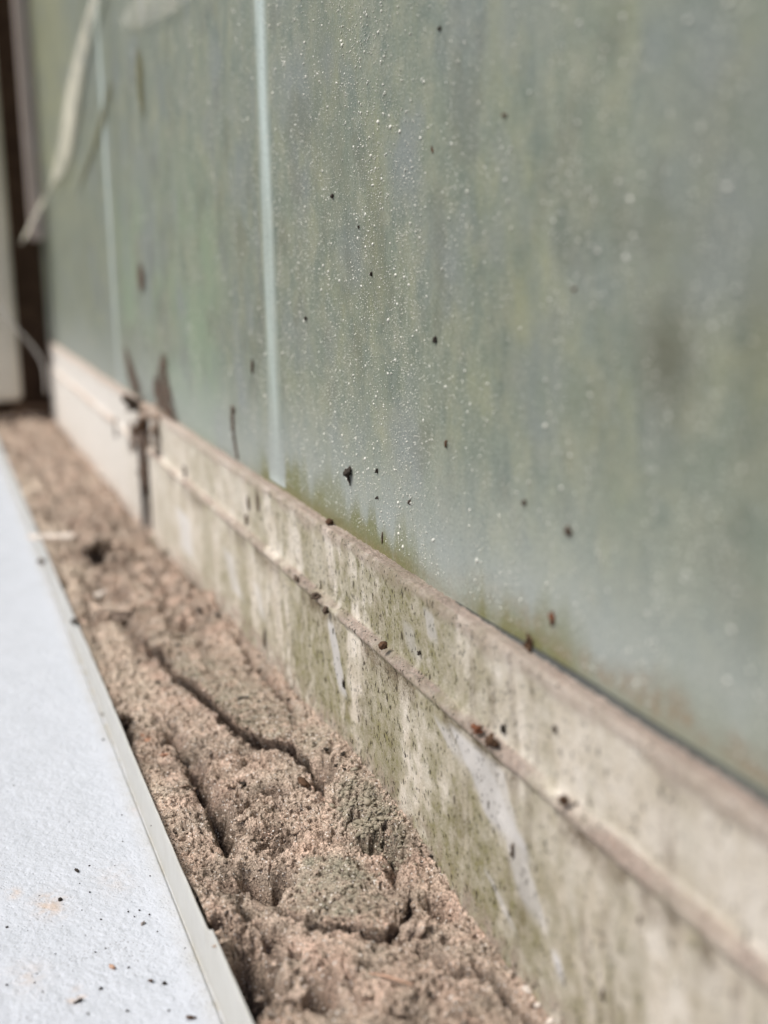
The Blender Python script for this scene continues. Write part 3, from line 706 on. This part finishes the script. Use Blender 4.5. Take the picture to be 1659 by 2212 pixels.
st_ = tube('dry_strand', [on_x(a, b, 430) for a, b in ((-30, 630), (0, 668), (40, 715), (75, 755), (95, 795), (100, 850))], [.55, .55, .5, .5, .45, .3], M_FILM, 8)
tag(st_, 'thin pale dry strand curving in front of the rounded post foot', 'strand')

# ------------------------------------------------------------ debris, each its own object
def crumb(name, pos, size, mat, label, cat, group=None, rot=None, jag=0.3, sub=2):
    V0, F0 = ICV3, ICF3; jag = jag * 1.9
    s = random.random() * 50
    r = 1 + jag * fbm(V0[:, 0] * 1.9 + s, V0[:, 1] * 1.9 + V0[:, 2] * 1.5, 3, 501, .6)
    V = V0 * r[:, None] * np.array(size)
    e = rot if rot is not None else (random.uniform(-.5, .5), random.uniform(-.5, .5), random.uniform(0, 6.28))
    Rm = np.array(Euler(e).to_matrix()); V = V @ Rm.T
    o = raw(name, V, F0, mat); o.location = [c * MM for c in pos]
    return tag(o, label, cat, group)

# on the white sill
def sill(px, py, lift=0.1):
    return on_z(px, py, ZB + lift)
crumb('grit_stick', sill(166, 1880), (0.40, 0.16, 0.15), M_BLACK, 'short black rod of grit lying on the white sill, largest there', 'grit', None, (0, 0, 0.35), 0.2)
crumb('grit_bead', sill(130, 1943), (0.22, 0.22, 0.22), M_BLACK, 'round black bead of grit on a faint tan stain on the white sill', 'grit', None, (0, 0, 0), 0.1)
crumb('grit_crumb', sill(168, 2163), (0.42, 0.2, 0.16), M_BLACK, 'black crumb on a small brownish stain low on the white sill', 'grit')
crumb('grit_crumb', sill(308, 1995), (0.36, 0.2, 0.14), simple('grey_crumb', (.2, .18, .17), (.35, .31, .28), 3000), 'greyish crumb on the white sill near its raised edge', 'grit')
crumb('flake', sill(412, 2197), (0.42, 0.4, 0.08), M_BROWN, 'thin brown flake at the bottom of the white sill by its edge', 'flake', None, (0.3, 0.2, 0.4))
crumb('flake', sill(242, 2088), (0.5, 0.22, 0.1), M_STRAW, 'thin tan flake on the lower part of the white sill', 'flake', None, (0, 0.1, 0.3))
crumb('flake', sill(325, 2118), (0.45, 0.14, 0.12), M_BROWN, 'narrow upright brown splinter on the white sill, left of its edge', 'flake', None, (0.0, 0.5, 0.2))
crumb('grit_crumb', on_z(90, 1213, 0.2), (1.2, 0.5, 0.5), M_DKBROWN, 'blurred dark crumb on the far edge of the white sill', 'grit')
crumb('grit_crumb', on_z(164, 1345, 0.2), (1.0, 0.5, 0.5), M_BLACK, 'blurred black crumb caught against the raised edge of the sill', 'grit')
crumb('grit_crumb', sill(328, 1783, 1.6), (0.14, 0.12, 0.12), M_BLACK, 'single black speck stuck on the raised edge of the sill', 'grit')
SP = [(193, 1870, .16), (218, 1986, .2), (206, 2057, .24), (324, 1892, .17), (15, 2003, .24), (277, 1969, .2), (290, 1980, .16), (323, 1975, .16), (177, 1966, .12),
      (75, 2124, .22), (218, 2135, .28), (356, 2124, .3), (278, 2090, .18), (92, 2143, .2), (252, 2010, .12), (165, 2078, .12), (228, 2049, .12), (301, 1966, .2),
      (194, 1927, .2), (85, 1875 + 60, .1), (275, 2184, .28), (190, 2190, .22), (365, 2183, .22), (172, 1908, .12), (248, 1870, .12), (300, 1915, .1), (340, 2012, .12), (15, 2127, .16), (80, 2103, .14),
      (60, 2010, .1), (135, 2000, .1), (120, 2060, .1), (400, 2048, .12), (265, 1818, .14), (263, 1760, .12), (223, 1598, .3), (30, 1697, .22), (221, 1543, .28), (150, 1775, .1), (185, 2020, .1)]
proto = crumb('grit_speck', sill(*SP[0][:2], .04), (1, .8, .7), M_BLACK, 'tiny black speck of grit among many on the white sill', 'grit', 'tiny black specks on the white sill')
for i, (a, b, r) in enumerate(SP):
    o = proto if i == 0 else proto.copy()
    if i: COL.objects.link(o)
    o.location = [c * MM for c in sill(a, b, .04)]; o.rotation_euler = (0, 0, random.random() * 6); k = 0.55 * r * random.uniform(.8, 1.2); o.scale = (k * random.uniform(.9, 1.5), k, k)

# on the clouded panel
def pan(px, py, out=0.08): return on_y(px, py, YG + out)
G = None
def onp(name, px, py, w_, h_, mat, label, cat='dirt', tilt=0.0, t=.18, jag=.4):
    if px > 600: w_, t, h_ = w_ * .7, max(t * .9, w_ * .55), h_ * .62
    return crumb(name, pan(px, py, t * .5), (w_, t, h_), mat, label, cat, None, (0, tilt, 0), jag)
dr = onp('dropping', 753, 1021, .85, .7, M_BLACK, 'black lumpy dropping with a thin tail stuck to the clouded panel', 'dropping', .2, .3, .45)
tl = tube('tail', [pan(750, 1024), pan(754, 1036), pan(756, 1050)], [.3, .22, .08], M_BLACK, 8, .5); tl.parent = dr; tl.matrix_parent_inverse = Matrix.Translation([-c for c in dr.location])
onp('dirt_spot', 814, 1017, .26, .4, M_BLACK, 'small oval black spot right of the lumpy dropping on the panel')
onp('dirt_spot', 940, 733, .42, .48, M_BLACK, 'oval black spot at mid height of the panel, right of its speckled stripe')
onp('dirt_spot', 661, 688, .38, .36, M_BLACK, 'round black spot on the panel just right of the nearer pale rib')
onp('dirt_spot', 718, 424, .36, .34, M_BLACK, 'black spot with faint trail on the upper panel near the rib')
onp('dirt_spot', 950, 62, .3, .26, M_BLACK, 'black spot near the top edge of the picture on the panel')
onp('dirt_streak', 934, 322, .16, .55, M_BROWN, 'short slanting brown mark high on the clouded panel', 'dirt', .5, .1)
onp('dirt_spot', 1228, 1147, .42, .5, M_DKBROWN, 'blurred dark spot on the panel above the algae line at the right')
onp('dirt_spot', 1132, 1086, .24, .3, M_DKBROWN, 'faint small blurred spot up left of the blurred dark spot')
onp('dirt_spot', 1192, 1335, .42, .82, M_RED, 'oval reddish brown blob on the panel above the frame ledge', 'dirt', .15)
onp('dirt_spot', 1143, 1388, .5, .9, M_BROWN, 'dark brown ragged clump where the panel meets the frame ledge', 'dirt', .2, .4, .6)
onp('dirt_spot', 1090, 250, .3, .25, M_BROWN, 'small brown blurred spot at the upper right of the panel')
onp('dirt_spot', 963, 958, .3, .5, M_BROWN, 'narrow brown spot on the panel below the oval black spot')
onp('dirt_spot', 802, 592, .2, .3, M_BLACK, 'tiny black spot in the middle of the speckled stripe')
onp('dirt_spot', 775, 490, .16, .3, M_BLACK, 'tiny narrow dark mark on the upper speckled stripe')
onp('dirt_streak', 885, 1085, .14, .3, M_DKBROWN, 'tiny dark mark below the speckled area, above the mossy patch')
onp('dirt_spot', 815, 1076, .16, .2, M_BLACK, 'tiny black spot above the mossy patch at the foot of the panel')
onp('dirt_streak', 826, 1163, .14, .9, M_DKBROWN, 'thin dark upright sliver in the mossy patch at the panel foot', 'dirt', -.1, .1)
onp('dirt_spot', 545, 792, .5, 1.0, M_BROWN, 'small brown hooked mark left of the nearer pale rib', 'dirt', -.25, .15)
onp('dirt_spot', 1240, 625, .22, .22, M_BROWN, 'faint brownish blurred dot at the right of the panel')
def streakm(name, pts, rads, mat, label, cat='grime streak'):
    o = tube(name, [pan(a, b, .12) for a, b in pts], rads, mat, 9, .4, (0, 1, 0), .38); return tag(o, label, cat)
streakm('stem', ((503, 878), (503, 915), (506, 950), (513, 990)), [.9, .65, .5, .35], M_DKBROWN, 'thin brown stem standing against the panel above the frame ledge', 'stem')
def smear(name, pts, wid, mat, label, cat='grime streak'):
    return ribbon(name, [pan(a, b, .15) for a, b in pts], wid, mat, label, cat, (1, 0, 0), 0.5)
smear('grime_streak', ((357, 755), (352, 800), (358, 840), (362, 880), (375, 915)), [3, 6, 8, 10, 9], M_SMEAR, 'tall brown grime streak on the panel above the frame joint')
smear('grime_streak', ((340, 800), (340, 850), (350, 890)), [3, 6, 5], M_SMEAR, 'short grime streak touching the left of the tall streak')
smear('grime_streak', ((270, 740), (280, 785), (289, 820), (298, 860)), [3, 6, 10, 9], M_SMEAR, 'dark grime streak beside the foot of the farther rib')
smear('grime_streak', ((304, 560), (306, 600), (308, 635)), [3, 5, 3], M_SMEAR, 'soft blurred dark smear between the two pale ribs')
smear('grime_streak', ((298, 95), (302, 150), (306, 210), (312, 260)), [3, 5, 4, 3], M_OLIVE, 'long faint dark streak high up between the two ribs')
smear('olive_streak', ((240, 170), (228, 240), (205, 320), (165, 430)), [7, 9, 8, 5], M_OLIVE, 'slanting olive brown streak on the yellow green part of the panel')

# on the frame
def fr(px, py, out=.25): return on_y(px, py, YF + out)
def onf(px, py, a, b, mat, label, out=.35, t=.3, name='dirt_crumb', cat='dirt', tilt=0., jag=.35):
    if px > 600: a, b, t = a * .62, b * .62, t * .7
    return crumb(name, fr(px, py, out), (a, t, b), mat, label, cat, None, (0, tilt, 0), jag)
onf(1086, 1573, .55, .58, M_BLACK, 'round black crumb on the upper face of the near frame', .0)
onf(1216, 1728, .6, .55, M_BROWN, 'brown crumb sitting on the frame ridge above the white streak', .9, .5)
onf(1108, 1838, .26, 1.0, M_DKBROWN, 'dark upright mark at the lower end of the white streak', .45)
onf(1385, 1985, .3, .5, M_DKBROWN, 'blurred dark fleck on the lower frame face at far right')
onf(1305, 2150, .35, .9, M_DKBROWN, 'blurred dark upright fleck near the bottom right corner')
onf(905, 1410, .33, .36, M_BLACK, 'small dark crumb on the algae covered upper frame face', .0)
onf(829, 1395, .6, .6, M_BROWN, 'dark brown crumb lodged on the ridge right of the ridge knots', .9, .6)
onf(683, 1287, .8, .5, M_DKBROWN, 'dark knot of dirt on the frame ridge, middle one of its row', .9, .6, jag=.6)
onf(640, 1250, 1.2, .35, M_DKBROWN, 'flat dark sliver lying on the frame ridge, farthest of its row', .9, .4, tilt=-.3)
onf(704, 1318, .7, .6, M_DKBROWN, 'dark crumb on the ridge next to the narrow white scrape', .9, .5, jag=.6)
onf(743, 1478, .42, .7, M_BLACK, 'black fleck at the foot of the narrow white scrape', .45, .2, jag=.6)
onf(720, 1362, .16, .6, M_DKBROWN, 'tiny dark mark inside the top of the narrow white scrape', .42, .15)
onf(692, 1262, .12, .8, M_DKBROWN, 'thin dark hair of dirt on the green upper frame face', .0, .1, tilt=.1)
onf(557, 1083, .38, 1.5, M_DKBROWN, 'long dark elongated mark on the upper face near the farther scrapes', .0, .15, tilt=.1)
onf(536, 1087, .42, 1.0, M_BROWN, 'short brown mark left of the long elongated mark', .0, .15)
onf(531, 1122, .45, .8, M_BROWN, 'brown mark just below the short brown mark', .0, .15)
onf(399, 1026, .9, 1.9, M_DKBROWN, 'grey brown slanted smear on the upper face beyond the joint', .0, .2, tilt=.15)
onf(1198, 1575, .36, .5, M_DKBROWN, 'blurred brown fleck on the upper frame face right of the round crumb', .0, .15)
onf(1060, 1600, 1.2, .6, M_BROWN, 'rough brown dirt clinging to the ridge above the white streak', .9, .5, jag=.7)
onf(1030, 1575, .8, .4, M_RED, 'rusty dirt flake on the ridge left of the rough brown dirt', .9, .4, jag=.7)
onf(573, 1383, .3, 1.3, M_DKBROWN, 'dark bristle standing at the foot of the lower frame face', .5, .25)
onf(250, 925, 2.0, 2.6, M_DKBROWN, 'blurred dark patch of dirt on the far frame beyond the joint', .4, .3)
onf(712, 1128, .5, .5, M_BROWN, 'curled dark bit on the frame ledge against the panel', -.8, .5, jag=.6)
# clods around the joint
for i, (px, py, s, lb) in enumerate(((300, 872, 3.0, 'dark clod of dirt heaped on top of the frame joint, leftmost'), (325, 888, 3.2, 'sandy clod in the middle of the heap on the frame joint'),
                                     (352, 902, 2.6, 'sandy clod at the right of the heap on the frame joint'), (338, 925, 2.0, 'small clod hanging on the face just below the heap'),
                                     (312, 915, 2.2, 'brown clod wedged into the top of the joint gap'))):
    crumb('clod', fr(px, py, -.5 if i < 3 else .4), (s * 1.1, s * .45, s * .5), (M_DKBROWN, M_CRUMB, M_CRUMB, M_CRUMB, M_BROWN)[i], lb, 'clod', None, None, .5, 3)
for px, py, s_, m_, lb in ((300, 950, 1.7, M_DKBROWN, 'dark clod low in the joint gap, upper of two on its left side'), (305, 1010, 1.5, M_DKBROWN, 'dark clod low in the joint gap, lower of two on its left side'),
                           (322, 960, 1.5, M_CRUMB, 'sandy smear of dirt on the right side of the joint gap'), (318, 1050, 1.3, M_DKBROWN, 'dark clod at the bottom end of the joint gap')):
    crumb('clod', fr(px, py, -.3), (s_ * 2, s_ * .5, s_ * 1.3), m_, lb, 'clod', None, (0, 0, 0), .6, 3)
boxmesh('gap_filler', gap_f - 1.5, gap_n + 1.5, YF - 2.6, YF - 1.2, -3, 26, M_DARK, cor, 0.2)

for px0, py0, py1, w0, lb in ((333, 905, 990, 5, 'brown smear of grime on the frame just right of the joint gap'), (283, 905, 985, 5, 'brown smear of grime on the far frame left of the joint gap'), (306, 880, 1075, 5, 'black ragged grime lining the joint gap')):
    ribbon('grime_smear', [fr(px0 + (b_ - py0) * .03, b_, .62) for b_ in np.linspace(py0, py1, 5)], [w0 * .5, w0, w0 * .8, w0, w0 * .4], M_SMEAR, lb, 'grime', (1, 0, 0), .1)
# on the mortar
def ons(name, px, py, size, mat, label, cat, rot=None, jag=.35, lift=.35, group=None):
    p = on_soil(px, py); p[2] += size[2] * lift; return crumb(name, p, size, mat, label, cat, group, rot, jag, 3)
ons('chalk_chip', 130, 1165, (6.0, 1.0, .9), M_CHALK, 'long pale chip lying across the mortar beside the sill far off', 'chip', (0, 0, 1.1), .2)
ons('chalk_pebble', 216, 1252, (2.2, 1.4, 1.1), M_CHALK, 'pale pink pebble on the mortar, farther of two', 'pebble')
ons('chalk_pebble', 226, 1290, (2.0, 1.2, 1.0), M_CHALK, 'white pebble on the mortar, nearer of two', 'pebble')
ons('clod', 278, 1330, (3.2, 1.6, 1.5), M_CRUMB, 'rounded sandy clod standing in the far part of the mortar', 'clod', None, .5)
ons('clod', 210, 1195, (4.0, 2.0, 1.5), M_DKBROWN, 'dark clod on the mortar right of the long pale chip', 'clod', None, .6)
ons('clod', 372, 1200, (3.6, 1.6, 1.7), M_GREENCR, 'dark mossy clod against the foot of the frame', 'clod', None, .6)
ons('clod', 345, 1178, (2.6, 1.2, 1.4), M_GREENCR, 'small dark clod behind the mossy clod by the frame foot', 'clod', None, .6)
ons('clod', 272, 1560, (1.5, .5, .8), M_DKBROWN, 'dark brown clod beside the flange of the white sill', 'clod', None, .6)
ons('pebble', 893, 2012, (1.5, 1.2, .75), M_CRUMB, 'rounded sandy pebble resting right of the flat slab', 'pebble', None, .3)
ons('chalk_bit', 1137, 2141, (.45, .4, .2), M_CHALK, 'small white bit near the bottom by the frame foot, highest of three', 'chip')
ons('chalk_bit', 1160, 2172, (.3, .25, .15), M_CHALK, 'small white bit near the bottom by the frame foot, middle of three', 'chip')
ons('chalk_bit', 1195, 2203, (.7, .4, .2), M_CHALK, 'pale flat bit in the lowest corner by the frame foot', 'chip')
ons('blue_bead', 970, 1936, (.32, .28, .28), simple('blue_grit', (.30, .40, .46), (.42, .5, .54), 2000, .4), 'tiny pale blue bead on the mortar above the small hole', 'bead', None, .1)
ons('bark_chip', 655, 1690, (1.0, .38, .22), M_BROWN, 'pointed brown chip jutting over the dark hollow of the mortar', 'chip', (0, -.2, .2), .3)
ons('rust_flake', 330, 1605, (1.6, .8, .25), simple('rust', (.30, .15, .09), (.42, .24, .16), 1500), 'rusty orange flake on the mortar left of the dark valley', 'flake', (.2, -.3, .6))
ons('rust_flake', 355, 1632, (1.0, .6, .25), simple('rust_pale', (.36, .19, .12), (.46, .28, .2), 1500), 'small rusty flake just below the larger rusty flake', 'flake', (.2, .3, 1.0))
ons('bark_chip', 525, 1508, (.8, .25, .15), M_BLACK, 'dark straight chip lying on the long greenish slab', 'chip', (0, 0, 1.35), .2)
ons('bark_chip', 525, 1695, (.45, .3, .25), M_BLACK, 'black chip in a small hole of the mortar below the slab', 'chip', (0, .3, .6), .2)
p = [on_soil(a, b) for a, b in ((797, 2112), (830, 2118), (862, 2128), (893, 2138))]
for q in p: q[2] += .45
sd_ = tube('dry_needle', p, [.06, .12, .13, .1], M_STRAW, 8); tag(sd_, 'thin pinkish dry needle lying on the mortar near the bottom', 'needle')
BK = [(372, 1388, .5), (352, 1398, .5), (360, 1410, .45), (385, 1395, .4), (412, 1335, .6), (430, 1320, .6), (470, 1330, .6), (640, 1475, .4), (648, 1462, .4), (633, 1490, .35), (622, 1512, .3), (588, 1370, .4),
      (560, 1420, .35), (740, 1630, .35), (755, 1640, .3), (725, 1655, .3), (770, 1665, .28), (745, 1662, .25), (705, 1620, .3), (690, 1600, .3), (860, 1730, .3), (850, 1745, .35), (655, 1455, .3), (455, 1560, .3),
      (468, 1585, .25), (535, 1600, .25), (300, 1430, .5), (340, 1475, .4), (560, 1650, .2), (610, 1735, .2), (930, 1850, .22), (912, 1862, .25), (880, 1880, .2), (1036, 1915, .3), (930, 2150, .25), (410, 1760, .2), (380, 1800, .2)]
p0 = None
for a, b, r in BK:
    q = on_soil(a, b)
    if p0 is None:
        p0 = o = crumb('humus_fleck', q, (1, .6, .55), M_BLACK, 'small black humus fleck scattered on the pinkish mortar', 'fleck', 'black flecks scattered on the mortar')
    else:
        o = p0.copy(); COL.objects.link(o)
    o.location = [q[0] * MM, q[1] * MM, (q[2] + r * .25) * MM]; o.rotation_euler = (0, 0, random.random() * 6.28); o.scale = (r * random.uniform(.8, 1.3), r, r)

def flake_mesh():
    nn = 14; ang = np.sort(rng.uniform(0, 2 * math.pi, nn)); rr = rng.uniform(.6, 1.1, nn)
    V = []
    for zz_, sc_ in ((0.09, .93), (0.0, 1.0), (-0.09, .9)):
        for a_, r_ in zip(ang, rr): V.append((r_ * sc_ * math.cos(a_), .62 * r_ * sc_ * math.sin(a_), zz_ + .05 * math.sin(2.1 * a_)))
    V.append((0, 0, .12)); V.append((0, 0, -.1)); Fc = []
    for L_ in range(2):
        for i_ in range(nn): j_ = (i_ + 1) % nn; Fc.append((L_ * nn + i_, (L_ + 1) * nn + i_, (L_ + 1) * nn + j_, L_ * nn + j_))
    for i_ in range(nn): j_ = (i_ + 1) % nn; Fc.append((3 * nn, i_, j_)); Fc.append((3 * nn + 1, 2 * nn + j_, 2 * nn + i_))
    return V, Fc
fl = []
for i_ in range(4):
    V_, F_ = flake_mesh(); o = raw('crust_flake', V_, F_, M_CRUMB, smooth=False)
    fl.append(tag(o, 'thin sandy crust flake lying loose on the pinkish mortar', 'flake', 'crust flakes loose on the mortar'))
FS = [(520, 1770), (560, 1800), (600, 1770), (640, 1800), (500, 1700), (575, 1660), (440, 1640), (400, 1700), (450, 1900), (500, 1950), (560, 1960), (620, 1840), (480, 2040), (600, 2080), (650, 2000), (700, 2060),
      (640, 2150), (560, 2160), (830, 1880), (880, 1930), (920, 2000), (780, 1790), (840, 1800), (700, 1720), (660, 1740), (340, 1540), (380, 1560), (300, 1500), (280, 1400), (330, 1330), (230, 1330), (400, 1270),
      (300, 1230), (250, 1180), (180, 1130), (420, 1420), (800, 2150), (860, 2190), (960, 2120), (1010, 2180)]
for i_, (a, b) in enumerate(FS):
    o = fl[i_ % 4]
    if i_ >= 4: o = o.copy(); COL.objects.link(o)
    q = on_soil(a, b); k = rng.uniform(.5, 1.25) * (1.0 if a > 420 else 1.8)
    o.location = [q[0] * MM, q[1] * MM, (q[2] + .12 * k) * MM]; o.scale = (k, k, k * rng.uniform(.8, 1.5))
    o.rotation_euler = (rng.normal(0, .3), rng.normal(-.15, .3), rng.uniform(0, 6.28))
